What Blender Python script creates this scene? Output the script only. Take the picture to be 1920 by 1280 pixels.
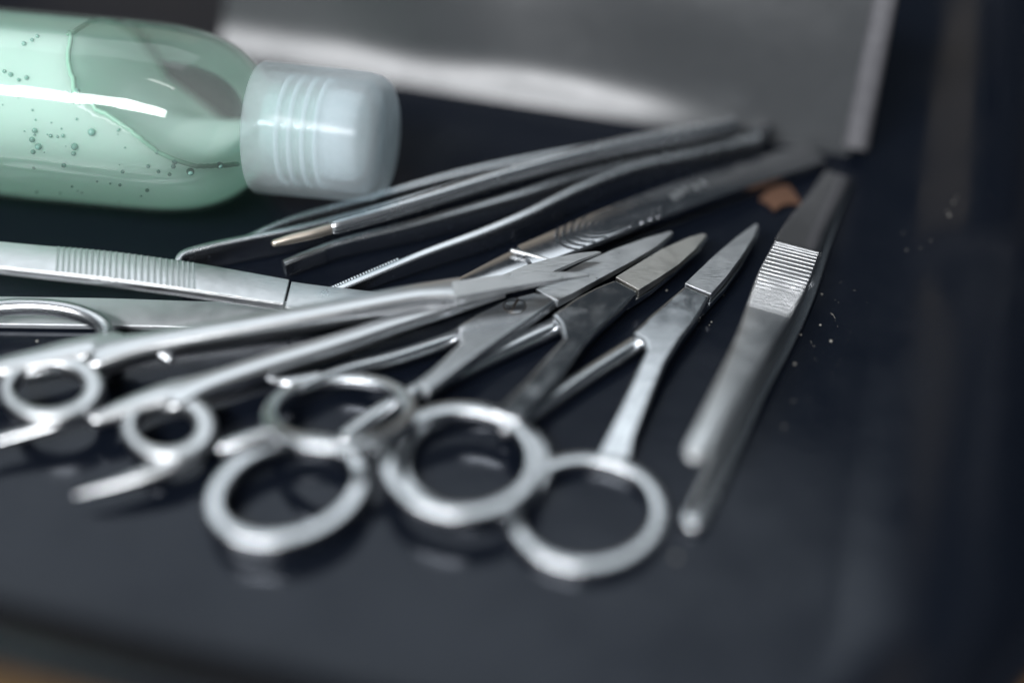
import bpy, bmesh, math, random
from mathutils import Vector, Matrix, noise
random.seed(7)
for o in list(bpy.data.objects): bpy.data.objects.remove(o)
SC = bpy.context.scene
COL = SC.collection
MM = 0.001                                   # the script thinks in millimetres, Blender in metres
H, PITCH, FPX = 196.0, math.radians(45), 1920 * 50 / 36.0

# ------------------------------------------------------------------ camera
cam_d = bpy.data.cameras.new('camera'); cam = bpy.data.objects.new('camera', cam_d); COL.objects.link(cam)
cam.location = (0, 0, H * MM); cam.rotation_euler = (PITCH, 0, 0)
cam_d.lens = 50; cam_d.sensor_width = 36; cam_d.clip_start = 0.005; cam_d.clip_end = 50
cam_d.dof.use_dof = True; cam_d.dof.focus_distance = 0.2825; cam_d.dof.aperture_fstop = 1.9
SC.camera = cam

# ------------------------------------------------------------------ world and lamps (indoors)
w = bpy.data.worlds.new('World'); SC.world = w; w.use_nodes = True
bg = w.node_tree.nodes['Background']; bg.inputs[0].default_value = (0.72, 0.86, 1.0, 1); bg.inputs[1].default_value = 0.05
def area(name, loc, target, sx, sy, L, col):
    d = bpy.data.lights.new(name, 'AREA'); d.shape = 'RECTANGLE'; d.size = sx; d.size_y = sy
    d.energy = L * math.pi * sx * sy; d.color = col
    o = bpy.data.objects.new(name, d); COL.objects.link(o); o.location = loc
    o.rotation_euler = (Vector(target) - Vector(loc)).to_track_quat('-Z', 'Y').to_euler(); return o
TG = (0, 0.21, 0)
sb = area('ceiling_panel', (-0.36, 0.95, 1.16), (-0.36, 0.95, 0), 1.22, 0.74, 1.28, (0.88, 0.95, 1.0))
sb.rotation_euler = (0, 0, math.radians(-19))
area('strip_lamp', (-0.62, -0.66, 1.15), TG, 1.2, 0.26, 29.0, (0.97, 0.98, 1.0))
area('warm_lamp', (-0.235, 1.45, 0.60), (0.09, 0.225, 0), 0.62, 0.50, 0.26, (1.0, 0.85, 0.66))
area('tube_lamp', (-0.12, 0.02, 1.05), TG, 0.34, 0.045, 9.0, (1.0, 0.99, 0.97))

SC.view_settings.view_transform = 'Standard'; SC.view_settings.look = 'None'
SC.view_settings.exposure = 0.38; SC.view_settings.gamma = 1.0; SC.view_settings.use_curve_mapping = False
SC.render.engine = 'CYCLES'
SC.cycles.use_denoising = True
SC.cycles.max_bounces = 10; SC.cycles.transparent_max_bounces = 16
SC.cycles.caustics_refractive = False; SC.cycles.sample_clamp_indirect = 4.0

# ------------------------------------------------------------------ picture ray -> place in the tray (mm)
def ray(px, py):
    a = (px - 960) / FPX; b = (640 - py) / FPX
    c, s = math.cos(PITCH), math.sin(PITCH)
    return Vector((a, c * b + s, s * b - c))
def G(px, py, z=0.0):
    r = ray(px, py); t = (H - z) / -r.z
    return Vector((r.x * t, r.y * t, z))

# ------------------------------------------------------------------ materials
def new_mat(name):
    m = bpy.data.materials.new(name); m.use_nodes = True
    nt = m.node_tree; return m, nt, nt.nodes['Principled BSDF']
def steel(name, col, rough, rvar=0.08, brush=None, bump=0.0, stain=None, cvar=.93):
    m, nt, p = new_mat(name)
    N, L = nt.nodes.new, nt.links.new
    p.inputs['Metallic'].default_value = 1.0
    tc = N('ShaderNodeTexCoord')
    n1 = N('ShaderNodeTexNoise'); n1.inputs['Scale'].default_value = 260; n1.inputs['Detail'].default_value = 6; n1.inputs['Roughness'].default_value = .65
    L(tc.outputs['Object'], n1.inputs['Vector'])
    mr = N('ShaderNodeMapRange'); mr.inputs['From Min'].default_value = .3; mr.inputs['From Max'].default_value = .7
    mr.inputs['To Min'].default_value = max(.03, rough - rvar); mr.inputs['To Max'].default_value = rough + rvar
    L(n1.outputs['Fac'], mr.inputs['Value']); L(mr.outputs[0], p.inputs['Roughness'])
    n2 = N('ShaderNodeTexNoise'); n2.inputs['Scale'].default_value = 90; n2.inputs['Detail'].default_value = 5
    L(tc.outputs['Object'], n2.inputs['Vector'])
    cr = N('ShaderNodeMix'); cr.data_type = 'RGBA'
    cr.inputs['A'].default_value = (*[c * cvar for c in col], 1); cr.inputs['B'].default_value = (*[min(1, c * 1.06) for c in col], 1)
    if stain: cr.inputs['A'].default_value = (*stain, 1)
    L(n2.outputs['Fac'], cr.inputs['Factor']); L(cr.outputs['Result'], p.inputs['Base Color'])
    if bump:
        mp = N('ShaderNodeMapping'); L(tc.outputs['Object'], mp.inputs['Vector'])
        if brush:
            mp.inputs['Rotation'].default_value = (0, 0, brush[0]); mp.inputs['Scale'].default_value = (1, brush[1], 1)
        n3 = N('ShaderNodeTexNoise'); n3.inputs['Scale'].default_value = 500; n3.inputs['Detail'].default_value = 4
        L(mp.outputs[0], n3.inputs['Vector'])
        b = N('ShaderNodeBump'); b.inputs['Strength'].default_value = bump; b.inputs['Distance'].default_value = 0.00008
        L(n3.outputs['Fac'], b.inputs['Height']); L(b.outputs[0], p.inputs['Normal'])
    return m
M = {}
M['satin'] = steel('satin_steel', (.74, .755, .765), .35, .09, (.6, 5), .5, cvar=.82)
M['satin_tan'] = steel('stained_satin_steel', (.71, .70, .67), .36, .08, (.6, 5), .35, stain=(.60, .575, .52))
M['polish'] = steel('polished_steel', (.56, .58, .60), .15, .10)
M['matte'] = steel('matte_brushed_steel', (.74, .76, .78), .55, .05, (0.05, 14), .4)
M['rod'] = steel('smooth_steel', (.66, .68, .70), .24, .04)
M['semi'] = steel('semi_polished_steel', (.66, .68, .70), .26, .02)
M['brushed'] = steel('brushed_steel', (.67, .685, .70), .29, .02, (0.05, 14), .08)
M['mirror'] = steel('mirror_steel', (.54, .55, .57), .12, .05)
M['box'] = steel('grey_panel_steel', (.052, .056, .060), .31, .03, (0.26, 10), .15, cvar=.85)
M['lip'] = steel('lip_steel', (.20, .205, .21), .5)
M['lip'].node_tree.nodes['Principled BSDF'].inputs['Metallic'].default_value = .1
M['box'].node_tree.nodes['Noise Texture.001'].inputs['Scale'].default_value = 22
M['box'].node_tree.nodes['Principled BSDF'].inputs['Metallic'].default_value = .06
M['tan_tip'] = steel('tan_tip_steel', (.62, .55, .47), .36, .03)
M['pad'] = steel('ribbed_pad_steel', (.50, .51, .52), .40, .10, cvar=.75)
M['dark_reflection'] = steel('dark_reflection_steel', (.34, .345, .355), .12, .05)  # darker copy of the mirror steel, dark reflection put into the colour
M['dark_edge'] = steel('dark_slot', (.10, .085, .075), .5)

def black_tray():
    m, nt, p = new_mat('black_gloss_enamel'); N, L = nt.nodes.new, nt.links.new
    p.inputs['Base Color'].default_value = (.0042, .0060, .0105, 1)
    p.inputs['IOR'].default_value = 1.45; p.inputs['Specular IOR Level'].default_value = .40; p.inputs['Specular Tint'].default_value = (.86, .91, 1, 1)
    tc = N('ShaderNodeTexCoord')
    n1 = N('ShaderNodeTexNoise'); n1.inputs['Scale'].default_value = 45; n1.inputs['Detail'].default_value = 5; n1.inputs['Roughness'].default_value = .6
    L(tc.outputs['Object'], n1.inputs['Vector'])
    mr = N('ShaderNodeMapRange'); mr.inputs['From Min'].default_value = .3; mr.inputs['From Max'].default_value = .75
    mr.inputs['To Min'].default_value = .09; mr.inputs['To Max'].default_value = .30
    L(n1.outputs['Fac'], mr.inputs['Value']); L(mr.outputs[0], p.inputs['Roughness'])
    n2 = N('ShaderNodeTexNoise'); n2.inputs['Scale'].default_value = 160; n2.inputs['Detail'].default_value = 3
    L(tc.outputs['Object'], n2.inputs['Vector'])
    b = N('ShaderNodeBump'); b.inputs['Strength'].default_value = .12; b.inputs['Distance'].default_value = .0002
    L(n2.outputs['Fac'], b.inputs['Height']); L(b.outputs[0], p.inputs['Normal'])
    return m
M['tray'] = black_tray()

def wood():
    m, nt, p = new_mat('orange_wood'); N, L = nt.nodes.new, nt.links.new
    tc = N('ShaderNodeTexCoord'); mp = N('ShaderNodeMapping'); mp.inputs['Scale'].default_value = (4, 60, 4)
    n = N('ShaderNodeTexNoise'); n.inputs['Scale'].default_value = 3; n.inputs['Detail'].default_value = 6
    L(tc.outputs['Object'], mp.inputs['Vector']); L(mp.outputs[0], n.inputs['Vector'])
    cr = N('ShaderNodeMix'); cr.data_type = 'RGBA'
    cr.inputs['A'].default_value = (.66, .34, .08, 1); cr.inputs['B'].default_value = (.80, .47, .14, 1)
    L(n.outputs['Fac'], cr.inputs['Factor']); L(cr.outputs['Result'], p.inputs['Base Color'])
    p.inputs['Roughness'].default_value = .45
    return m
M['wood'] = wood()

def clear_plastic():
    m, nt, p = new_mat('clear_plastic'); N, L = nt.nodes.new, nt.links.new
    out = nt.nodes['Material Output']; nt.nodes.remove(p)
    t = N('ShaderNodeBsdfTransparent'); t.inputs[0].default_value = (.975, .992, .985, 1)
    g = N('ShaderNodeBsdfGlossy'); g.inputs['Roughness'].default_value = .045
    tc = N('ShaderNodeTexCoord'); n = N('ShaderNodeTexNoise'); n.inputs['Scale'].default_value = 60; n.inputs['Detail'].default_value = 2
    b = N('ShaderNodeBump'); b.inputs['Strength'].default_value = .35; b.inputs['Distance'].default_value = .0008
    L(tc.outputs['Object'], n.inputs['Vector']); L(n.outputs['Fac'], b.inputs['Height']); L(b.outputs[0], g.inputs['Normal'])
    f = N('ShaderNodeFresnel'); f.inputs[0].default_value = 1.5
    mx = N('ShaderNodeMixShader'); L(f.outputs[0], mx.inputs[0]); L(t.outputs[0], mx.inputs[1]); L(g.outputs[0], mx.inputs[2])
    hz = N('ShaderNodeBsdfDiffuse'); hz.inputs[0].default_value = (.82, .88, .86, 1)
    m3 = N('ShaderNodeMixShader'); m3.inputs[0].default_value = .07; L(mx.outputs[0], m3.inputs[1]); L(hz.outputs[0], m3.inputs[2])
    L(m3.outputs[0], out.inputs['Surface']); return m
M['clear'] = clear_plastic()
def gel():
    m, nt, p = new_mat('mint_gel'); N, L = nt.nodes.new, nt.links.new
    out = nt.nodes['Material Output']
    p.inputs['Base Color'].default_value = (.72, .98, .86, 1); p.inputs['Roughness'].default_value = .10; p.inputs['IOR'].default_value = 1.36
    p.inputs['Subsurface Weight'].default_value = .6; p.inputs['Subsurface Scale'].default_value = .01; p.inputs['Subsurface Radius'].default_value = (.8, 1, .9)
    t = N('ShaderNodeBsdfTranslucent'); t.inputs[0].default_value = (.84, 1.0, .93, 1)
    mx = N('ShaderNodeMixShader'); mx.inputs[0].default_value = .40
    L(p.outputs[0], mx.inputs[1]); L(t.outputs[0], mx.inputs[2]); L(mx.outputs[0], out.inputs['Surface'])
    return m
M['gel'] = gel()
def plain(name, col, rough, **k):
    m, nt, p = new_mat(name); p.inputs['Base Color'].default_value = (*col, 1); p.inputs['Roughness'].default_value = rough
    N, L = nt.nodes.new, nt.links.new
    tc = N('ShaderNodeTexCoord'); n = N('ShaderNodeTexNoise'); n.inputs['Scale'].default_value = 400; n.inputs['Detail'].default_value = 4
    L(tc.outputs['Object'], n.inputs['Vector'])
    cr = N('ShaderNodeMix'); cr.data_type = 'RGBA'; cr.inputs['A'].default_value = (*[c * .7 for c in col], 1); cr.inputs['B'].default_value = (*[min(1, c * 1.2) for c in col], 1)
    L(n.outputs['Fac'], cr.inputs['Factor']); L(cr.outputs['Result'], p.inputs['Base Color'])
    for a, v in k.items(): p.inputs[a.replace('_', ' ')].default_value = v
    return m
M['edge_highlight'] = plain('edge_highlight_grey', (.125, .125, .135), .4)  # paler than the sheet: the edge highlight is put into the colour
M['gel_edge_shade'] = plain('gel_edge_shade_green', (.36, .64, .50), .12)  # deeper green stands in for the refraction-darkened gel edge
M['bubble'] = plain('bubble_teal', (.22, .42, .36), .08)
M['scrap'] = plain('orange_scrap', (.095, .046, .026), .9)
M['dust'] = plain('pale_dust', (.27, .26, .23), .8)
def frosted(name, col, alpha, rough):
    m, nt, p = new_mat(name); N, L = nt.nodes.new, nt.links.new
    out = nt.nodes['Material Output']
    p.inputs['Base Color'].default_value = (*col, 1); p.inputs['Roughness'].default_value = rough
    p.inputs['Subsurface Weight'].default_value = .8; p.inputs['Subsurface Scale'].default_value = .006; p.inputs['Subsurface Radius'].default_value = (1, 1, 1)
    t = N('ShaderNodeBsdfTransparent'); t.inputs[0].default_value = (.92, .97, .99, 1)
    tc = N('ShaderNodeTexCoord'); n = N('ShaderNodeTexNoise'); n.inputs['Scale'].default_value = 90; n.inputs['Detail'].default_value = 4
    mr = N('ShaderNodeMapRange'); mr.inputs['To Min'].default_value = alpha - .1; mr.inputs['To Max'].default_value = alpha + .1
    L(tc.outputs['Object'], n.inputs['Vector']); L(n.outputs['Fac'], mr.inputs['Value'])
    tl = N('ShaderNodeBsdfTranslucent'); tl.inputs[0].default_value = (*col, 1)
    m2 = N('ShaderNodeMixShader'); m2.inputs[0].default_value = .35; L(p.outputs[0], m2.inputs[1]); L(tl.outputs[0], m2.inputs[2])
    mx = N('ShaderNodeMixShader'); L(mr.outputs[0], mx.inputs[0]); L(t.outputs[0], mx.inputs[1]); L(m2.outputs[0], mx.inputs[2])
    L(mx.outputs[0], out.inputs['Surface']); return m
M['cap'] = frosted('frosted_cap', (.88, .93, .96), .28, .18)
M['thread'] = frosted('cap_thread', (.95, .98, 1.0), .85, .25)

# ------------------------------------------------------------------ object helpers
def tag(o, label=None, cat=None, group=None, kind=None):
    if label: o['label'] = label
    if cat: o['category'] = cat
    if group: o['group'] = group
    if kind: o['kind'] = kind
    return o
LOC = {}
def thing(name, label, cat, loc, group=None):
    o = bpy.data.objects.new(name, None); COL.objects.link(o); o.empty_display_size = .01
    o.location = Vector(loc) * MM; LOC[o.name] = Vector(loc)
    return tag(o, label, cat, group)
def root_loc(p):
    while p.parent: p = p.parent
    return LOC.get(p.name, Vector((0, 0, 0)))
def link(name, verts, faces, mat, parent=None, bevel=0.0, seg=2, sharp=35, loc=None, subd=0):
    base = root_loc(parent) if parent else Vector(loc or (0, 0, 0))
    me = bpy.data.meshes.new(name)
    me.from_pydata([((Vector(v) - base) * MM)[:] for v in verts], [], faces)
    bm = bmesh.new(); bm.from_mesh(me); bmesh.ops.recalc_face_normals(bm, faces=bm.faces); bm.to_mesh(me); bm.free()
    me.polygons.foreach_set('use_smooth', [True] * len(me.polygons))
    me.set_sharp_from_angle(angle=math.radians(sharp))
    me.materials.append(M[mat])
    o = bpy.data.objects.new(name, me); COL.objects.link(o)
    if parent: o.parent = parent
    else: o.location = base * MM; LOC[o.name] = base
    if bevel:
        b = o.modifiers.new('bevel', 'BEVEL'); b.width = bevel * MM; b.segments = seg; b.limit_method = 'ANGLE'; b.angle_limit = math.radians(32); b.harden_normals = True
    return o
def cr(p0, p1, p2, p3, t):
    return 0.5 * ((2 * p1) + (p2 - p0) * t + (2 * p0 - 5 * p1 + 4 * p2 - p3) * t * t + (3 * p1 - p0 - 3 * p2 + p3) * t ** 3)
def spline(keys, per, closed=False):
    """keys: list of (Vector, extra floats...) -> resampled list"""
    n = len(keys); out = []
    arr = [list(k[0]) + list(k[1:]) for k in keys]
    rng = range(n) if closed else range(n - 1)
    for i in rng:
        if closed: q = [arr[(i + j) % n] for j in (-1, 0, 1, 2)]
        else: q = [arr[max(i - 1, 0)], arr[i], arr[i + 1], arr[min(i + 2, n - 1)]]
        for k in range(per):
            t = k / per; out.append([cr(a, b, c, d, t) for a, b, c, d in zip(*q)])
    if not closed: out.append(arr[-1])
    return [(Vector(a[:3]),) + tuple(a[3:]) for a in out]
def section(w, h, r, nc=4):
    """rounded rectangle of half sizes w (side), h (up); r = corner share 0..1"""
    rr = max(1e-4, min(w, h) * r); pts = []
    for cx, cy, a0 in ((w - rr, h - rr, 0), (-w + rr, h - rr, 90), (-w + rr, -h + rr, 180), (w - rr, -h + rr, 270)):
        for k in range(nc):
            a = math.radians(a0 + 90 * k / (nc - 1)); pts.append((cx + rr * math.cos(a), cy + rr * math.sin(a)))
    return pts
class Path:
    """spline of pixel keys (px, py, z, width, height[, roll]) laid out in the tray"""
    def __init__(s, keys, per=8, closed=False):
        ks = [(G(k[0], k[1], k[2]), k[3], k[4], (k[5] if len(k) > 5 else 0.0)) for k in keys]
        s.p = spline(ks, per, closed); s.closed = closed
        s.fr = []
        n = len(s.p)
        for i in range(n):
            a = s.p[(i - 1) % n if closed else max(i - 1, 0)][0]; b = s.p[(i + 1) % n if closed else min(i + 1, n - 1)][0]
            T = (b - a).normalized(); S = T.cross(Vector((0, 0, 1))).normalized(); Nn = S.cross(T)
            ro = math.radians(s.p[i][3]); S2 = S * math.cos(ro) + Nn * math.sin(ro); N2 = Nn * math.cos(ro) - S * math.sin(ro)
            s.fr.append((s.p[i][0], T, S2, N2, s.p[i][1] / 2, s.p[i][2] / 2))
    def at(s, t):
        x = t * (len(s.fr) - 1); i = min(int(x), len(s.fr) - 2); f = x - i
        a, b = s.fr[i], s.fr[i + 1]
        l = lambda u, v: u.lerp(v, f) if isinstance(u, Vector) else u + (v - u) * f
        return tuple(l(u, v) for u, v in zip(a, b))
    def mesh(s, r=.6, ends=('flat', 'flat'), nc=4):
        V, F = [], []
        rings = []
        fr = list(s.fr)
        if not s.closed:
            if ends[0] == 'round': fr = s._cap(fr[0], -1)[::-1] + fr
            if ends[1] == 'round': fr = fr + s._cap(fr[-1], 1)
        m = nc * 4
        for (P, T, S, N, w, h) in fr:
            for x, y in section(w, h, r, nc): V.append(P + S * x + N * y)
        n = len(fr)
        for i in range(n if s.closed else n - 1):
            j = (i + 1) % n
            for k in range(m):
                k2 = (k + 1) % m; F.append((i * m + k, i * m + k2, j * m + k2, j * m + k))
        if not s.closed:
            F.append(tuple(range(m))[::-1]); F.append(tuple((n - 1) * m + k for k in range(m)))
        return V, F
    @staticmethod
    def _cap(f, sgn):
        P, T, S, N, w, h = f; out = []
        R = max(w, h) if min(w, h) > .45 * max(w, h) else w
        for a in (25, 50, 70, 85):
            c, sn = math.cos(math.radians(a)), math.sin(math.radians(a))
            out.append((P + T * (sgn * R * sn), T, S, N, max(.03, w * c), max(.03, h * (c if min(w, h) > .45 * max(w, h) else (.55 + .45 * c)))))
        return out
def sweep(name, keys, mat, parent, r=.6, ends=('flat', 'flat'), per=8, bevel=0, path=None):
    p = path or Path(keys, per); V, F = p.mesh(r, ends)
    return link(name, V, F, mat, parent, bevel=bevel), p
def ring_keys(cx, cy, rx, ry, rot, z, wd, ht, n=14, zt=0.0, wmod=None):
    """ellipse in the picture -> loop at height z; zt raises the near (lower) side"""
    out = []
    for i in range(n):
        a = 2 * math.pi * i / n; x, y = rx * math.cos(a), ry * math.sin(a); c, s = math.cos(math.radians(rot)), math.sin(math.radians(rot))
        xx, yy = x * c - y * s, x * s + y * c
        out.append((cx + xx, cy + yy, z + zt * yy / max(ry, 1), wd * (wmod(a) if wmod else 1), ht))
    return out
def loop(name, keys, mat, parent, r=.5, per=5):
    p = Path(keys, per, True); V, F = p.mesh(r, nc=5); return link(name, V, F, mat, parent)
def plate(name, outline, z, th, mat, parent, bevel=.3, smooth=0, zb=None):
    """outline in picture coordinates on the plane z (number or function of px, py), th thick downwards"""
    zf = z if callable(z) else (lambda x, y: z)
    pts = [G(x, y, zf(x, y)) for x, y in outline]
    if smooth:
        pts = [k[0] for k in spline([(p, 0.0) for p in pts], smooth, True)]
    n = len(pts); V = pts + [p - Vector((0, 0, th)) for p in pts]
    F = [tuple(range(n)), tuple(range(2 * n - 1, n - 1, -1))] + [(i, (i + 1) % n, n + (i + 1) % n, n + i) for i in range(n)]
    return link(name, V, F, mat, parent, bevel=bevel, seg=3, sharp=30)
def blade(name, outline, z, th0, th1, mat, parent, bevel=.12):
    """like plate, but the steel thins from the joint (first point) to the tip (farthest point)"""
    zf = z if callable(z) else (lambda x, y: z)
    pts = [G(x, y, zf(x, y)) for x, y in outline]
    b0 = (pts[0] + pts[-1]) / 2; tip = max(pts, key=lambda p: (p - b0).length); ax = (tip - b0); Ln = ax.length; ax.normalize()
    n = len(pts); V = list(pts)
    for p in pts:
        t = max(0, min(1, (p - b0).dot(ax) / Ln)); th = th0 + (th1 - th0) * t
        V.append(p - Vector((0, 0, th)))
    F = [tuple(range(n)), tuple(range(2 * n - 1, n - 1, -1))] + [(i, (i + 1) % n, n + (i + 1) % n, n + i) for i in range(n)]
    return link(name, V, F, mat, parent, bevel=bevel, seg=2, sharp=30)
def bars(boxes, V=None, F=None):
    """list of (centre, X half-vector, Y half-vector, Z half-vector) -> one mesh"""
    V = V if V is not None else []; F = F if F is not None else []
    for c, X, Y, Z in boxes:
        b = len(V)
        for i, j, k in ((-1,-1,-1),(1,-1,-1),(1,1,-1),(-1,1,-1),(-1,-1,1),(1,-1,1),(1,1,1),(-1,1,1)):
            V.append(c + X * i + Y * j + Z * k)
        F += [tuple(b + q for q in f) for f in ((0,3,2,1),(4,5,6,7),(0,1,5,4),(1,2,6,5),(2,3,7,6),(3,0,4,7))]
    return V, F
def half_rods(items, V=None, F=None, n=5):
    """low rounded ridges: (start, end, up, half width, height)"""
    V = [] if V is None else V; F = [] if F is None else F
    for a, b, up, hw, ht in items:
        D = (b - a).normalized(); S = D.cross(up).normalized(); base = len(V)
        for P in (a, b):
            for k in range(n):
                t = math.pi * k / (n - 1); V.append(P + S * (hw * math.cos(t)) + up * (ht * math.sin(t)))
        for k in range(n - 1): F.append((base + k, base + k + 1, base + n + k + 1, base + n + k))
        F.append(tuple(base + k for k in range(n))); F.append(tuple(base + n + k for k in range(n - 1, -1, -1)))
        F.append((base, base + n, base + 2 * n - 1, base + n - 1))
    return V, F

# ------------------------------------------------------------------ setting: table, tray
CU = Vector((.9650, -.2623, 0)).normalized(); CV = Vector((-CU.y, CU.x, 0)); C0 = G(1590, 295)
def UV(u, v, z=0.0): return C0 + CU * u + CV * v + Vector((0, 0, z))
tb = link('table', [Vector((x, y, -4)) for x, y in ((-900, -500), (900, -500), (900, 1200), (-900, 1200))], [(0, 1, 2, 3)], 'wood')
tag(tb, kind='structure', label='orange wooden table top under the black tray')
FU0, FU1, FV0, FV1, FR = -250.0, 9.0, -153.0, 140.0, 30.0
R = 28.0
prof = [(0, 0)] + [(R * math.sin(math.radians(a)), R * (1 - math.cos(math.radians(a)))) for a in range(8, 89, 8)]
prof += [(28.2, 30), (28.6, 33.2), (29.3, 34.8), (30.6, 35.3), (32.8, 34.8), (33.4, 33.6), (32.8, 32.6), (31.2, 32.4), (30.4, 31), (29.6, 19), (27, 8), (20, 1), (10, -2.8), (0, -3.8)]
def rr_outline(off, z, na=14):
    pts = []
    r = FR + off
    for cx, cy, a0 in ((FU1 - FR, FV1 - FR, 0), (FU0 + FR, FV1 - FR, 90), (FU0 + FR, FV0 + FR, 180), (FU1 - FR, FV0 + FR, 270)):
        for k in range(na):
            a = math.radians(a0 + 90 * k / (na - 1)); pts.append(UV(cx + r * math.cos(a), cy + r * math.sin(a), z))
    return pts
V, F = [], []
for off, z in prof: V += rr_outline(off, z)
m = 56
for i in range(len(prof) - 1):
    for k in range(m): F.append((i * m + k, i * m + (k + 1) % m, (i + 1) * m + (k + 1) % m, (i + 1) * m + k))
F.append(tuple(range(m))); F.append(tuple((len(prof) - 1) * m + k for k in range(m - 1, -1, -1)))
tray = link('instrument_tray', V, F, 'tray', sharp=50, loc=UV(-120, -20))
tag(tray, 'glossy black tray with rounded walls holding all the tools', 'tray')
def tray_z(P):
    d = P - C0; u, v = d.dot(CU), d.dot(CV)
    o = max(u - FU1, FV0 - v, 0)
    return R - math.sqrt(max(0, R * R - min(o, R) ** 2)) if o < R else 60.0
def on_tray(px, py):
    r = ray(px, py); O = Vector((0, 0, H)); t = 150.0
    while t < 420:
        P = O + r * t
        if P.z <= tray_z(P): return P
        t += .25
    return O + r * 300

# steel panel sloping back behind the tools
bx = thing('steel_panel', 'blurred grey steel panel sloping back behind the bottle and tools', 'panel', UV(-70, 20))
U0, U1, NU, ND, TOP = -152.0, 0.0, 48, 30, 42.0
def slope_at(d, u):                              # bend of the sheet: a flatter foot, a steeper middle, softly dented
    foot = max(0, min(1, (u + 62) / 40)); a = 49 + 13 * foot + (17 - 10 * foot) * min(1, max(0, (d - 4.0) / 6.0)) - 9 * min(1, max(0, (d - 20) / 16)) + 6 * min(1, max(0, (d - 40) / 14))
    return math.radians(a + 8.0 * noise.noise(Vector((u * .032, d * .05, 3.1))) + (4 if u > -45 else 0) * min(1, (u + 45) / 25 if u > -45 else 0))
V, F = [], []
prof_c = []
for side in (0, 1):
    for i in range(NU + 1):
        u = U0 + (U1 - U0) * i / NU; v, z = 0.0, .5
        for j in range(ND + 1):
            d = TOP * j / ND; a = slope_at(d, u)
            V.append(UV(u, v + side * 1.0, z - side * .5 if j else .35))
            if side == 0 and i == NU: prof_c.append((v, z))
            v += math.cos(a) * TOP / ND; z += math.sin(a) * TOP / ND
W_ = ND + 1; off = (NU + 1) * W_
for i in range(NU):
    for j in range(ND):
        q = (i * W_ + j, (i + 1) * W_ + j, (i + 1) * W_ + j + 1, i * W_ + j + 1); F.append(q); F.append(tuple(off + k for k in q[::-1]))
for j in range(ND):
    for i in (0, NU): F.append((i * W_ + j, i * W_ + j + 1, off + i * W_ + j + 1, off + i * W_ + j))
for i in range(NU):
    for j in (0, ND): F.append((i * W_ + j, (i + 1) * W_ + j, off + (i + 1) * W_ + j, off + i * W_ + j))
link('sheet', V, F, 'box', bx, sharp=60)
V, F = [], []
for k, (v, z) in enumerate(prof_c):
    for q in range(12):
        a = 2 * math.pi * q / 12; V.append(UV(U1 + 1.2 + 2.8 * math.cos(a), v + .8 + 2.8 * math.sin(a) * .7, max(.3, z + 1.3 + 2.8 * math.sin(a) * -.6)))
for k in range(len(prof_c) - 1):
    for q in range(12): F.append((k * 12 + q, k * 12 + (q + 1) % 12, k * 12 + 12 + (q + 1) % 12, k * 12 + 12 + q))
F.append(tuple(range(12))); F.append(tuple((len(prof_c) - 1) * 12 + q for q in range(11, -1, -1)))
link('folded_edge', V, F, 'edge_highlight', bx, sharp=60)  # bead added along the sheet edge, painted paler as its highlight
# ------------------------------------------------------------------ bottle of green gel
ZB = 19.9
capE = G(733, 262, ZB); back = G(60, 199, ZB)
AX = (back - capE).normalized(); S1 = AX.cross(Vector((0, 0, 1))).normalized(); UP = Vector((0, 0, 1))
def lathe(prof, seg=48, z_of=None):
    V, F = [], []
    for s, r in prof:
        for k in range(seg):
            a = 2 * math.pi * k / seg; V.append(capE + AX * s + S1 * (r * math.cos(a)) + UP * (r * math.sin(a)))
    for i in range(len(prof) - 1):
        for k in range(seg): F.append((i * seg + k, i * seg + (k + 1) % seg, (i + 1) * seg + (k + 1) % seg, (i + 1) * seg + k))
    F.append(tuple(range(seg))[::-1]); F.append(tuple((len(prof) - 1) * seg + k for k in range(seg)))
    return V, F
def smoothprof(keys, per=6):
    return [(p[0].x, max(.02, p[0].y)) for p in spline([(Vector((s, r, 0)), 0.0) for s, r in keys], per)]
bot = thing('gel_bottle', 'clear plastic bottle of mint green gel lying on its side', 'bottle', Vector(((capE + AX * 55).x, (capE + AX * 55).y, 0)))
body_keys = [(14.5, 9.6), (22, 9.7), (26.5, 10.0), (29, 12.4), (33, 15.6), (38, 17.9), (44, 19.2), (52, 19.7), (70, 19.8), (110, 19.8), (122, 19.6), (126, 18.2), (127, 15)]
bp = smoothprof(body_keys)
V, F = lathe(bp, 64); body = link('body', V, F, 'clear', bot, sharp=60)
def level(s):                                   # height of the gel above the floor along the bottle
    ks = [(20, 24.5), (30, 24.0), (36, 23.5), (43, 25.0), (49, 28.5), (54, 32.5), (60, 36.5), (66, 40.5), (200, 41)]
    for (a, b), (c, d) in zip(ks, ks[1:]):
        if s <= c: t = max(0, min(1, (s - a) / (c - a))); return b + (d - b) * t
    return 41
gp = [(s, max(.05, r - .9)) for s, r in smoothprof([(24, 8.6), (27, 9.6)] + body_keys[3:], 10)]
V, F = lathe(gp, 96)
for i, v in enumerate(V):
    s = (v - capE).dot(AX); lat = (v - capE).dot(S1)
    lv = level(s) + 1.6 * math.sin(s * .21 + lat * .16) * (1 if s < 60 else 0) + 1.2 * math.sin(lat * .23 + 1.0) * (1 if s < 55 else 0)
    lv -= (.50 * lat + 8.0) * max(0, min(1, (63 - s) / 8))
    if v.z > lv: v.z = lv + .10 * (v.z - lv)
gel_o = link('gel', V, F, 'gel', bot, sharp=75)
def gel_level(s, lat):
    lv = level(s) + 1.6 * math.sin(s * .21 + lat * .16) * (1 if s < 60 else 0) + 1.2 * math.sin(lat * .23 + 1.0) * (1 if s < 55 else 0)
    return lv - (.50 * lat + 8.0) * max(0, min(1, (63 - s) / 8))
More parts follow.
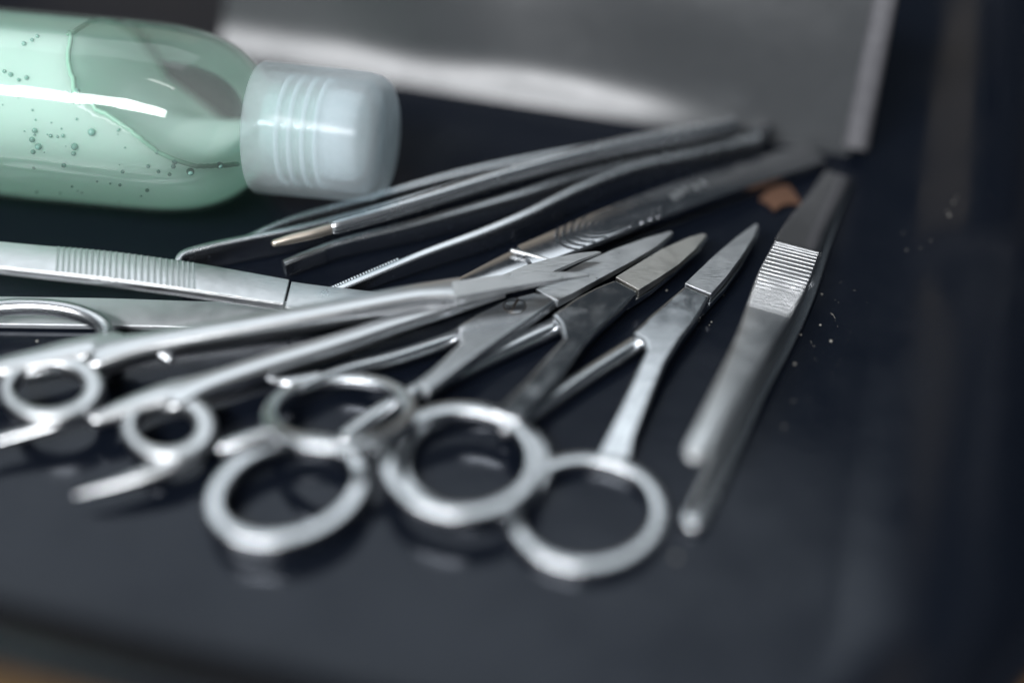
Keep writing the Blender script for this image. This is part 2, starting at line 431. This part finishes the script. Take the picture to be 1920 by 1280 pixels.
def skin(s):
    for (a, b), (c, d) in zip(gp, gp[1:]):
        if a <= s <= c: return b + (d - b) * (s - a) / max(1e-6, c - a)
    return 8.6
for sgn in (-1, 1):                              # added tube at the gel edge; deeper green paints its refraction-dark line
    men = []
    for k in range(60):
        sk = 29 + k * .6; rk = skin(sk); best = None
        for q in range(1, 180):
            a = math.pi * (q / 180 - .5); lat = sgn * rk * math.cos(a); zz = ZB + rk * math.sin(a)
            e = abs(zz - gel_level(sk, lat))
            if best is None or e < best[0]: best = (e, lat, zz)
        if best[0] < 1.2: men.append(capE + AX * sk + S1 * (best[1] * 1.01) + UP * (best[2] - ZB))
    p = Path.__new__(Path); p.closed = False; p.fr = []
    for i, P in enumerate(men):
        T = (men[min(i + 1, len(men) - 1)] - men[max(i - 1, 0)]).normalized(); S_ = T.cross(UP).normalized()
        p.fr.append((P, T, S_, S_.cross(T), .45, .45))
    Vm, Fm = p.mesh(.98, ('round', 'round')); link('gel_edge_shade', Vm, Fm, 'gel_edge_shade', bot)
# bubbles caught in the gel, just under its skin
V, F = [], []
def ico(c, r):
    bm = bmesh.new(); bmesh.ops.create_icosphere(bm, subdivisions=2, radius=r)
    b = len(V); V.extend(c + Vector(x.co) for x in bm.verts); F.extend(tuple(b + q.index for q in f.verts) for f in bm.faces); bm.free()
def rad(s):
    for (a, b), (c, d) in zip(bp, bp[1:]):
        if a <= s <= c: return b + (d - b) * (s - a) / max(1e-6, c - a)
    return 9.0
bub = [(65, 245, .55), (60, 262, .6), (72, 275, .7), (62, 285, .5), (140, 275, .75), (138, 288, .5), (172, 248, .8), (95, 255, .4), (118, 255, .4),
       (295, 285, .5), (328, 302, .65), (325, 312, .5), (297, 322, .4), (278, 312, .4), (318, 327, .4), (357, 322, .8), (412, 310, .7), (120, 310, .5),
       (230, 322, .4), (276, 357, .4), (20, 140, .5), (35, 150, .4), (50, 146, .5), (145, 170, .5), (130, 175, .4), (60, 75, .4), (45, 82, .5), (70, 68, .4), (8, 134, .4), (225, 347, .35)]
for px, py, r in bub:
    rr = ray(px, py); O = Vector((0, 0, H)); t = 200.0
    while t < 360:
        P = O + rr * t; d = P - capE; s = d.dot(AX); q = math.hypot(d.dot(S1), d.z)
        if q < rad(s) - .55: break
        t += .2
    if t < 359: ico(P, r)
for k in range(60):
    a = random.uniform(.2, 2.2); s = random.uniform(48, 85); q = rad(s) - .75
    c = capE + AX * s - S1 * (q * math.sin(a)) * (1 if S1.y > 0 else -1) + UP * (q * -math.cos(a + .6))
    d = c - capE; l = Vector((0, d.dot(S1), d.z)).length
    ico(capE + AX * s + S1 * (d.dot(S1) / l * q) + UP * (d.z / l * q), random.uniform(.12, .3))
tag(link('bubbles', V, F, 'bubble', bot), kind='stuff')
# cap
capk = [(0.0, 0.05), (0.0, 6.14), (0.15, 9.64), (1.0, 11.43), (2.6, 12.57), (5.0, 13.14), (10, 13.32), (27.0, 13.51), (27.6, 13.14), (27.6, 11.91), (27.2, 11.72), (8, 11.53), (4.6, 11.34), (3.4, 9.92), (3.2, 0.05)]
V, F = lathe(capk, 64); F = F[:-2]
cap = link('cap', V, F, 'cap', bot, sharp=40)
tr = []
for s0 in (13.2, 15.9, 18.6, 21.2):
    tr.append([(s0 - .5, 10.3), (s0 - .2, 11.2), (s0 + .2, 11.2), (s0 + .5, 10.3)])
for p in tr:
    V, F = lathe(p, 48); F = F[:-2]; link('screw_thread', V, F, 'thread', cap)
V, F = lathe([(6.0, .05), (6.0, 8.0), (7.0, 8.9), (9.5, 9.3), (13, 9.3), (13.4, 8)], 48); link('inner_plug', V, F[:-2], 'thread', cap)
V, F = lathe([(13.5, .1), (13.5, 9.2), (25, 9.2), (25, .1)], 48); link('neck_gel', V, F[:-2], 'gel', bot)

# ------------------------------------------------------------------ scissors
def fan_scissors(name, label, group, loc, top_outline, z_top, blade1, zb, blade2, left_keys, right_ring, left_ring, blade_mat='satin', top_mat='polish'):
    t = thing(name, label, 'scissors', loc, group)
    plate('top_arm', top_outline, z_top, 2.5, top_mat, t, bevel=.75)
    blade('blade', blade1, zb, 2.0, .5, blade_mat, t, bevel=.1)
    blade('blade', blade2, zb - 2.1, 1.6, .4, 'polish', t, bevel=.1)
    sweep('lower_arm', left_keys, 'rod', t, r=.95, ends=('flat', 'round'))
    loop('finger_ring', right_ring, 'rod', t); loop('finger_ring', left_ring, 'rod', t)
    return t
GRP = 'ring-handled scissors fanned out in the tray'
# scissors with the right-most ring
s5 = fan_scissors('scissors', 'scissors with clean pale blade and frontmost finger ring, next to the ribbed tweezers', GRP, G(1240, 620),
    [(1283, 534), (1333, 554), (1308, 596), (1278, 634), (1250, 678), (1226, 735), (1192, 820), (1184, 862), (1116, 856), (1136, 815), (1160, 765), (1190, 700), (1211, 655), (1208, 640), (1184, 624), (1216, 592), (1250, 562)],
    lambda x, y: 5.0 - max(0, y - 640) * .0105, [(1284, 531), (1308, 508), (1342, 476), (1380, 445), (1416, 419), (1422, 421), (1412, 446), (1390, 481), (1362, 519), (1333, 551)], 5.15,
    [(1290, 540), (1340, 490), (1400, 440), (1424, 424), (1420, 444), (1390, 498), (1360, 540), (1322, 580), (1280, 590)],
    [(1262, 598, 1.6, 5, 2.4), (1225, 627, 1.8, 4.4, 2.8), (1190, 648, 1.9, 4.0, 3.0), (1090, 712, 1.9, 3.6, 3.0), (1000, 773, 1.9, 3.6, 3.0), (950, 806, 1.9, 3.4, 3.0)],
    ring_keys(1100, 964, 137, 100, 0, 1.4, 2.75, 2.4), ring_keys(890, 872, 133, 95, 0, 1.35, 2.7, 2.3))
s4 = fan_scissors('scissors', 'scissors with tan-stained blade and large plain box joint, middle of the fan', GRP, G(1110, 580),
    [(1153, 522), (1197, 545), (1166, 577), (1130, 608), (1098, 640), (1062, 688), (988, 775), (974, 793), (916, 772), (942, 755), (984, 712), (1026, 664), (1056, 632), (1050, 606), (1034, 588), (1080, 556), (1116, 537)],
    lambda x, y: 5.2 + max(0, y - 620) * .012, [(1154, 519), (1190, 497), (1240, 467), (1290, 445), (1318, 437), (1325, 440), (1305, 466), (1272, 496), (1236, 520), (1198, 543)], 5.35,
    [(1160, 530), (1240, 470), (1300, 445), (1328, 442), (1312, 470), (1270, 506), (1220, 545), (1180, 570), (1140, 570)],
    [(1112, 577, 1.5, 5, 2.4), (1076, 596, 1.7, 4.6, 2.8), (1030, 618, 1.9, 4.2, 3.1), (900, 678, 1.9, 4.0, 3.1), (790, 730, 1.9, 3.8, 3.1), (710, 776, 1.9, 3.6, 3.0), (650, 820, 1.9, 3.4, 3.0)],
    ring_keys(866, 867, 137, 98, 0, 5.6, 2.8, 2.4), ring_keys(537, 928, 143, 88, -17, 1.35, 2.7, 2.3), 'satin_tan')
s3 = fan_scissors('scissors', 'scissors with slotted pivot screw and long pale blade crossing under the open scissors', GRP, G(950, 600),
    [(1003, 545), (1032, 553), (1046, 562), (1010, 588), (960, 622), (905, 660), (800, 738), (775, 718), (810, 690), (850, 652), (861, 640), (857, 612), (905, 582), (950, 559)],
    lambda x, y: 5.4 + max(0, y - 600) * .006, [(1004, 542), (1040, 519), (1090, 493), (1150, 467), (1210, 446), (1256, 433), (1262, 436), (1232, 461), (1190, 487), (1130, 519), (1080, 546), (1046, 563)], 5.55,
    [(1010, 550), (1090, 500), (1200, 450), (1262, 440), (1240, 466), (1180, 500), (1100, 545), (1040, 575), (1000, 575)],
    [(915, 602, 1.8, 5, 2.4), (880, 618, 2.0, 4.2, 2.6), (845, 637, 2.2, 3.6, 2.8), (740, 672, 2.8, 3.2, 2.8), (660, 693, 3.2, 3.0, 2.8), (605, 712, 3.6, 2.8, 2.6), (566, 728, 4.0, 2.4, 2.2)],
    ring_keys(540, 922, 141, 87, -17, 4.2, 2.9, 2.4), ring_keys(638, 776, 132, 63, -3, 6.4, 2.5, 2.3, zt=3.3), top_mat='semi')
# pivot screw with its slot on the third pair
ps = G(965, 573, 5.45); rs = 2.05
V, F = [], []
for z, r in ((0, rs + .22), (.05, rs + .2), (.05, rs)):
    V += [ps + Vector((r * math.cos(2 * math.pi * k / 32), r * math.sin(2 * math.pi * k / 32), z)) for k in range(32)]
for i in range(2): F += [(i * 32 + k, i * 32 + (k + 1) % 32, i * 32 + 32 + (k + 1) % 32, i * 32 + 32 + k) for k in range(32)]
F.append(tuple(range(31, -1, -1)))
V2 = [ps + Vector((rs * math.cos(2 * math.pi * k / 32), rs * math.sin(2 * math.pi * k / 32), z)) for z in (.02, .16) for k in range(32)] + [ps + Vector((.86 * rs * math.cos(2 * math.pi * k / 32), .86 * rs * math.sin(2 * math.pi * k / 32), .2)) for k in range(32)]
F2 = [(i * 32 + k, i * 32 + (k + 1) % 32, i * 32 + 32 + (k + 1) % 32, i * 32 + 32 + k) for i in range(2) for k in range(32)] + [tuple(64 + k for k in range(32))]
screw = link('pivot_screw', V2, F2, 'polish', s3); link('screw_gap', V, F, 'dark_edge', screw)
d = (G(972, 560, 5.6) - G(957, 585, 5.6)).normalized(); e = d.cross(Vector((0, 0, 1)))
V, F = bars([(ps + Vector((0, 0, .14)), d * 1.75, e * .26, Vector((0, 0, .075)))]); link('slot', V, F, 'dark_edge', screw)
sweep('spur', [(600, 708, 3.7, 2.6, 2.4), (548, 718, 3.9, 2.8, 2.2), (507, 713, 3.9, 1.0, 1.1)], 'rod', s3, r=.9, ends=('flat', 'round'))
sweep('finger_rest', [(508, 812, 6.6, 2.4, 2.2), (462, 826, 6.2, 2.6, 2.2), (415, 840, 5.8, 1.8, 1.6)], 'rod', s3, r=.9, ends=('flat', 'round'))

# the long open pair lying across the others
s1 = thing('scissors', 'long open scissors lying across the other tools with shanks reaching left', 'scissors', G(600, 620), GRP)
def z1(x, y): return 7.6
sweep('top_arm', [(866, 545, 8.4, 6.0, 2.6), (820, 552, 8.2, 5.2, 3.6), (760, 562, 8.0, 4.8, 4.2), (600, 593, 7.6, 4.8, 4.4), (420, 625, 7.2, 4.8, 4.4), (290, 648, 6.8, 5.0, 4.4), (215, 664, 6.4, 6.6, 4.2), (185, 672, 6.2, 7.0, 4.0)], 'brushed', s1, r=.5, ends=('flat', 'round'))
sweep('lower_arm', [(945, 549, 6.6, 1.8, 1.2), (905, 559, 6.4, 2.6, 1.6), (850, 574, 6.2, 3.2, 2.2), (760, 603, 5.8, 3.6, 3.0), (640, 645, 5.4, 4.0, 3.8), (500, 688, 5.2, 4.2, 3.9), (400, 722, 5.0, 4.6, 4.0), (350, 740, 5.0, 6.2, 3.8), (330, 750, 5.0, 6.6, 3.6)], 'brushed', s1, r=.5, ends=('flat', 'round'))
blade('blade', [(846, 527), (905, 519), (970, 511), (1030, 508), (1075, 510), (1106, 513.5), (1104, 515), (1060, 521), (1000, 530), (930, 542), (852, 556)], 9.9, 2.4, .5, 'satin', s1, bevel=.2)
blade('blade', [(868, 540), (930, 520), (985, 497), (1040, 482), (1090, 473), (1118, 470.5), (1128, 472), (1085, 488), (1050, 503), (1000, 524), (950, 540), (890, 556)], 7.45, 1.4, .5, 'satin', s1, bevel=.1)
wm = lambda a: 1.0 + .28 * math.cos(a)
loop('finger_ring', ring_keys(97, 734, 82, 51, -4, 6.0, 2.8, 3.4, wmod=wm), 'brushed', s1)
loop('finger_ring', ring_keys(316, 806, 72, 52, 0, 4.6, 2.8, 3.4, wmod=wm), 'brushed', s1)
sweep('spur', [(215, 650, 6.4, 6.5, 3.6), (150, 660, 6.4, 6.5, 3.4), (70, 678, 6.4, 5.6, 3.2), (-40, 702, 6.4, 4.2, 3.0)], 'brushed', s1, r=.95, ends=('round', 'round'))
sweep('spur', [(340, 738, 5.0, 6.5, 3.6), (290, 750, 5.0, 5.8, 3.4), (235, 768, 5.0, 4.4, 3.0), (182, 786, 5.0, 2.8, 2.4)], 'brushed', s1, r=.95, ends=('round', 'round'))
sweep('finger_rest', [(362, 850, 4.5, 2.6, 2.4), (330, 868, 4.3, 3.6, 2.6), (280, 888, 4.0, 3.2, 2.4), (220, 908, 3.6, 2.0, 1.7), (175, 920, 3.3, 1.1, 1.1), (140, 929, 3.0, .25, .4)], 'brushed', s1, r=.95)
sweep('finger_rest', [(150, 778, 5.6, 2.0, 2.0), (105, 796, 5.0, 2.6, 2.2), (50, 812, 4.4, 2.4, 2.0), (-20, 832, 4.0, 1.6, 1.5), (-80, 845, 5, .5, .6)], 'brushed', s1, r=.95)
sweep('stop_peg', [(292, 652, 6.4, 2.8, 2.4), (306, 663, 6.2, 2.6, 2.2), (318, 672, 6.0, 2.2, 1.8)], 'rod', s1, r=.9, ends=('flat', 'round'))

# ring of a pair whose arms lie outside the picture
s0 = thing('scissors', 'smooth round finger ring at the left edge, rest of the scissors out of view', 'scissors', G(30, 640), GRP)
loop('finger_ring', ring_keys(22, 640, 178, 64, -4, 5.2, 3.3, 3.3, n=18), 'rod', s0, r=.98)
sweep('arm', [(-135, 650, 5.2, 3.6, 3.2), (-260, 662, 4.6, 3.8, 3.2), (-480, 690, 3, 4, 3)], 'rod', s0, r=.95, ends=('flat', 'round'))

# ------------------------------------------------------------------ tweezers
TG_ = 'steel tweezers in the tray'
def ribs_on(path, t0, t1, n, wfrac, hw, ht, name, mat, parent, single=False, lift=0.0, slant=0.0):
    items = []
    for i in range(n):
        P, T, S, N, w, h = path.at(t0 + (t1 - t0) * i / (n - 1))
        a = P + N * (h + lift - .03) - S * (w * wfrac) - T * slant; b = P + N * (h + lift - .03) + S * (w * wfrac) + T * slant
        items.append((a, b, N, hw, ht))
    if single:
        V, F = half_rods(items); return link(name, V, F, mat, parent)
    for it in items:
        V, F = half_rods([it]); link(name, V, F, mat, parent)
# left tweezers, grooved upper leg
ta = thing('tweezers', 'brushed steel tweezers at the left with a grooved upper leg', 'tweezers', G(420, 570), TG_)
leg, pa = sweep('upper_leg', [(-170, 466, 12.5, 6.0, 1.7), (-60, 476, 12.2, 7.0, 1.9), (60, 489, 11.5, 7.6, 2.0), (200, 503, 10.4, 8.0, 2.1), (350, 523, 8.4, 7.9, 2.1), (450, 539, 6.7, 7.6, 2.1), (536, 553, 5.2, 7.2, 2.1)], 'satin', ta, r=.35)
ribs_on(pa, .395, .685, 24, .93, .26, .22, 'grip_rib', 'satin', leg, slant=.9)
leg2, pa2 = sweep('spring_end', [(541, 555, 4.65, 7.4, 1.2), (600, 563, 3.8, 7.4, 1.2), (700, 572, 3.0, 6.8, 1.2), (750, 574, 2.8, 5.4, 1.2)], 'satin', ta, r=.35)
sweep('lower_leg', [(-170, 583, 1.0, 7.4, 1.2), (0, 585, 1.0, 7.9, 1.2), (200, 588, 1.0, 7.8, 1.2), (400, 592, 1.0, 7.2, 1.2), (600, 588, 1.4, 6.4, 1.2), (745, 578, 1.6, 5.0, 1.0)], 'matte', ta, r=.3)
# stamped letters on the spring end
def letter(ch, px, py, z, size, ang, parent, mat='dark_edge', name='stamped_letter'):
    cu = bpy.data.curves.new(name, 'FONT'); cu.body = ch; cu.size = size * MM; cu.extrude = .00002
    o = bpy.data.objects.new(name, cu); COL.objects.link(o); o.parent = parent
    o.location = (G(px, py, z) - root_loc(parent)) * MM; o.rotation_euler = (0, 0, ang); cu.materials.append(M[mat])
    me = bpy.data.meshes.new_from_object(o); o2 = bpy.data.objects.new(name, me); COL.objects.link(o2); o2.parent = parent
    o2.location = o.location; o2.rotation_euler = o.rotation_euler; bpy.data.objects.remove(o); o2.name = name; return o2
P, T, S, N, wv, hv = pa2.at(.40)
for ch, px in (('S', 634), ('C', 660)):
    letter(ch, px, 579 + (px - 634) * .1, 3.35 + .75 - (px - 634) * .004, 2.9, math.atan2(T.y, T.x), ta)

# right tweezers
tr6 = thing('tweezers', 'standing-free tweezers at the right with a finely ribbed pad and rounded tips', 'tweezers', G(1480, 540), TG_)
tr6['label'] = 'tweezers at the right with a finely ribbed pad and rounded pale tips'
sweep('spring_end', [(1572, 330, 2.2, 6.0, 1.1), (1544, 380, 3.0, 7.4, 1.2), (1510, 435, 4.4, 9.0, 1.3), (1495, 466, 5.2, 10.0, 1.4)], 'dark_reflection', tr6, r=.5)
leg, p6 = sweep('upper_leg', [(1494, 468, 5.7, 9.4, 1.6), (1468, 525, 7.6, 10.0, 1.6), (1440, 588, 9.0, 8.4, 1.6), (1412, 645, 9.9, 6.6, 1.5), (1366, 735, 10.6, 5.4, 1.5), (1328, 808, 10.6, 4.6, 1.5), (1306, 846, 10.4, 3.9, 1.4)], 'satin', tr6, r=.5, ends=('flat', 'round'))
ribs_on(p6, .01, .325, 19, .93, .24, .13, 'ribbed_pad', 'pad', leg, single=True)
sweep('lower_leg', [(1574, 334, 1.0, 6.0, 1.1), (1548, 388, 1.0, 7.4, 1.2), (1518, 452, 1.0, 9.0, 1.2), (1484, 550, 1.0, 9.4, 1.3), (1450, 640, 1.0, 7.8, 1.3), (1404, 738, 1.0, 6.2, 1.3), (1356, 860, 1.0, 5.0, 1.4), (1302, 975, 1.0, 4.2, 1.6)], 'rod', tr6, r=.5, ends=('flat', 'round'))

# tweezers with the concentric oval grip
tc7 = thing('tweezers', 'flat tweezers with concentric oval grip rings and a bright stepped shoulder', 'tweezers', G(1150, 440), TG_)
leg, p7 = sweep('upper_leg', [(986, 486.5, 4.2, 7.6, 2.2), (1040, 465, 4.4, 8.0, 2.2), (1120, 432, 4.6, 8.6, 2.2), (1220, 392, 4.4, 8.6, 2.0), (1330, 352, 4.0, 8.4, 1.8), (1430, 320, 3.2, 8.0, 1.6), (1530, 290, 2.2, 7.2, 1.4)], 'mirror', tc7, r=.4)
sweep('tip', [(986, 488, 3.4, 7.0, 1.8), (950, 503, 3.3, 6.4, 1.8), (880, 532, 3.1, 4.6, 1.6), (800, 566, 2.8, 2.8, 1.4), (740, 592, 2.4, 1.6, 1.2)], 'mirror', tc7, r=.4, ends=('flat', 'round'))
sweep('lower_leg', [(760, 600, .7, 2.0, .8), (900, 548, .8, 5.0, .9), (1040, 487, .9, 7.6, 1.0), (1220, 412, .9, 8.2, 1.0), (1430, 332, .9, 7.6, 1.0), (1530, 296, 1.0, 7.0, 1.0)], 'mirror', tc7, r=.4)
sweep('shoulder', [(960, 470, 5.0, .9, .9), (995, 479, 5.05, .9, .9), (1032, 489, 5.0, .9, .9)], 'satin', tc7, r=.95, ends=('round', 'round'))
V, F = [], []
P, T, S, N, wv, hv = p7.at(.37)
for k, (ra, rb) in enumerate(((1.5, .8), (2.9, 1.6), (4.4, 2.4), (5.9, 3.2), (7.4, 4.0), (9.0, 4.8), (10.6, 5.6), (12.2, 6.4))):
    prev = None
    for i in range(73):
        a = 2 * math.pi * i / 72; x, y = ra * math.cos(a), rb * math.sin(a)
        if abs(y) > 3.75: prev = None; continue
        q = P + T * x + S * y
        tt = max(0, min(1, .37 + x / 95)); zc = p7.at(tt); q.z = zc[0].z + zc[5] - .03
        if prev is not None: half_rods([(prev, q + (q - prev) * .25, Vector((0, 0, 1)),   .30, .13)], V, F, n=4)
        prev = q
link('oval_grip_ring', V, F, 'mirror', leg)
V, F = bars([(P + T * x + S * y + N * (hv - .02) + Vector((0, 0, 0)), T * .45 + S * .1, S * .9 * q, N * .03) for x, y, q in ((16.5, .4, 1), (18.2, 0, 1.1), (20, -.3, .8), (22.3, .2, 1), (24.5, 0, 1))])
link('stamped_mark', V, F, 'satin', leg)
q0, q1 = G(962, 481, 4.3), G(972, 486, 4.3)
V, F = bars([(q0, T * .75, S * .12, N * .04), (q1, T * .75, S * .12, N * .04)]); link('stamped_mark', V, F, 'satin', tc7)

# tweezers standing on edge with serrated tips
def edge_leg(name, pts, mat, parent, per=8, ends=('flat', 'flat'), lean=9):
    """leg on edge: (px, py of the top edge, ztop, thickness, depth)"""
    ks = []
    for px, py, zt, th, dp in pts:
        P = G(px, py, zt); ks.append((P - Vector((0, 0, dp / 2)), th, dp, 0.0))
    p = Path.__new__(Path); p.p = spline(ks, per); p.closed = False; p.fr = []
    n = len(p.p); ca, sa = math.cos(math.radians(lean)), math.sin(math.radians(lean))
    for i in range(n):
        a = p.p[max(i - 1, 0)][0]; b = p.p[min(i + 1, n - 1)][0]
        T = b - a; T.z *= .999; T.normalize(); S0 = T.cross(Vector((0, 0, 1))).normalized(); N0 = S0.cross(T)
        S, N = S0 * ca - N0 * sa, N0 * ca + S0 * sa
        p.fr.append((p.p[i][0], T, S, N, p.p[i][1] / 2, p.p[i][2] / 2))
    V, F = p.mesh(.45, ends); return link(name, V, F, mat, parent), p
def teeth(path, t0, t1, n, side, name, mat, parent, ht=.3):
    bx_ = []
    for i in range(n):
        P, T, S, N, w, h = path.at(t0 + (t1 - t0) * (i + .5) / n)
        L_ = (path.at(t1)[0] - path.at(t0)[0]).length / n
        bx_.append((P + S * (side * (w + ht * .3)), T * (L_ * .27), S * ht, N * (h * .93)))
    V, F = bars(bx_); return link(name, V, F, mat, parent)
ts = thing('tweezers', 'tweezers lying on edge with finely serrated tips, below the bottle cap', 'tweezers', G(1000, 400), TG_)
leg, p8 = edge_leg('front_leg', [(612, 548, 3.4, 1.5, 2.6), (700, 510, 4.4, 1.7, 3.6), (800, 468, 5.6, 1.8, 4.8), (900, 431, 6.4, 1.9, 5.6), (990, 393, 7.0, 1.9, 6.4), (1090, 344, 7.2, 1.9, 6.8), (1200, 304, 7.0, 1.7, 6.6), (1310, 280, 6.8, 1.5, 6.4), (1428, 254, 6.6, 1.4, 6.2)], 'semi', ts)
teeth(p8, .015, .19, 26, -1, 'serration', 'semi', leg, .28)
V, F = half_rods([(p8.at(.46 + .13 * i / 21)[0] + p8.at(.46)[2] * .93 - Vector((0, 0, 2.9)), p8.at(.46 + .13 * i / 21)[0] + p8.at(.46)[2] * .93 + Vector((0, 0, 2.9)), p8.at(.46)[2], .2, .16) for i in range(22)])
link('ribbed_grip', V, F, 'polish', leg)
leg, p9 = edge_leg('rear_leg', [(531, 489, 4.6, 1.3, 3.6), (600, 462, 5.0, 1.5, 4.2), (660, 443, 5.4, 1.6, 4.6), (780, 413, 6.0, 1.6, 5.2), (960, 362, 6.8, 1.7, 6.0), (1100, 318, 7.0, 1.6, 6.4), (1260, 284, 6.8, 1.5, 6.4), (1424, 250, 6.6, 1.4, 6.2)], 'semi', ts)
teeth(p9, .0, .16, 26, 1, 'serration', 'semi', leg, .25)
sweep('spring_end', [(1400, 262, 3.4, 2.6, 6), (1425, 256, 3.4, 3.4, 6.2), (1440, 253, 3.4, 3.2, 6.0)], 'mirror', ts, r=.3)

# round rod with a tan tip
rod = thing('probe', 'round polished steel probe with a short tan tip, just below the cap', 'probe', G(900, 360), None)
sweep('shaft', [(628, 425, 8.6, 3.0, 3.0), (760, 388, 8.9, 3.2, 3.2), (960, 327, 9.4, 3.6, 3.4), (1140, 280, 9.4, 3.8, 3.4), (1300, 250, 9.0, 3.6, 3.2), (1375, 234, 8.8, 3.2, 3.0)], 'semi', rod, r=.98, ends=('round', 'round'))
sweep('tip', [(630, 425, 8.6, 2.2, 2.2), (590, 437, 8.4, 2.3, 2.3), (545, 448, 8.2, 2.1, 2.1), (516, 456, 8.0, 1.7, 1.7)], 'tan_tip', rod, r=.98, ends=('flat', 'round'))

# rear tweezers with a curved-in tip
th = thing('tweezers', 'rear tweezers on edge with a wide dark leg curving round at its tip', 'tweezers', G(700, 400), TG_)
edge_leg('front_leg', [(337, 497, 6.0, 1.5, 5.6), (330, 484, 6.3, 1.5, 6.0), (346, 468, 6.6, 1.6, 6.4), (400, 453, 6.9, 1.6, 6.6), (470, 439, 7.0, 1.5, 6.7), (560, 421, 7.0, 1.4, 6.7), (700, 386, 7.0, 1.3, 6.6), (900, 330, 7.0, 1.3, 6.6), (1100, 280, 7.0, 1.3, 6.6), (1350, 236, 7.0, 1.3, 6.4)], 'semi', th)
edge_leg('rear_leg', [(462, 440, 6.6, 1.2, 6.0), (550, 404, 7.0, 1.3, 6.4), (700, 363, 7.2, 1.4, 6.6), (850, 322, 7.2, 1.5, 6.6), (1000, 290, 7.2, 1.5, 6.6), (1200, 256, 7.2, 1.4, 6.6), (1352, 230, 7.0, 1.3, 6.4)], 'semi', th)

# ------------------------------------------------------------------ scrap and dust
pts = [(1424, 372), (1440, 356), (1462, 349), (1478, 346), (1490, 360), (1502, 381), (1478, 380), (1466, 384), (1452, 394), (1444, 384)]
Pz = [G(x, y, .6 + .9 * ((i * 37) % 5) / 5) for i, (x, y) in enumerate(pts)]
c = sum(Pz, Vector()) / len(Pz); c.z = 1.9
V = Pz + [c] + [p - Vector((0, 0, .5)) for p in Pz] + [c - Vector((0, 0, .5))]; n = len(Pz)
F = [(i, (i + 1) % n, n) for i in range(n)] + [((i + 1) % n + n + 1, i + n + 1, 2 * n + 1) for i in range(n)] + [(i, i + n + 1, (i + 1) % n + n + 1, (i + 1) % n) for i in range(n)]
tag(link('torn_scrap', V, F, 'scrap', loc=G(1462, 372)), 'small torn orange-brown scrap lying beyond the scissor tips', 'scrap')
V, F = [], []
dust = [(1780, 405, .28), (1776, 398, .2), (1745, 452, .15), (1700, 470, .2), (1693, 437, .15), (1538, 610, .28), (1541, 552, .22), (1558, 640, .3), (1490, 683, .3), (1502, 628, .2), (1488, 752, .2), (1470, 800, .2),
        (1334, 604, .2), (1330, 610, .16), (1260, 640, .2), (432, 466, .35), (380, 478, .25), (1560, 590, .1), (1788, 380, .2), (1795, 370, .15), (1250, 545, .2), (70, 640, .3), (1268, 1045, .4)]
for x, y, r in dust: ico(on_tray(x, y) + Vector((0, 0, r * .3)), r)
for k in range(130):
    t = random.random(); x = 1500 + t * 330 + random.gauss(0, 35); y = 690 - t * 400 + random.gauss(0, 55)
    ico(on_tray(x, y), random.uniform(.03, .085))
for k in range(70):
    ico(on_tray(random.uniform(150, 1450), random.uniform(420, 1150)), random.uniform(.03, .09))
for x, y, l in ((1556, 585, 26), (1600, 545, 20), (1572, 610, 16), (1790, 372, 22), (1735, 462, 18), (1890, 80, 24), (1520, 640, 18)):
    a = random.uniform(0, 6.28); pts = []
    for k in range(6):
        a += random.uniform(-.9, .9); pts.append(on_tray(x, y) + Vector((0, 0, .05))); x += math.cos(a) * l / 6; y += math.sin(a) * l / 6
    for p, q in zip(pts, pts[1:]): half_rods([(p, q, Vector((0, 0, 1)), .035, .05)], V, F, n=4)
tag(link('dust', V, F, 'dust'), 'pale specks of dust scattered on the black tray', 'dust', kind='stuff')
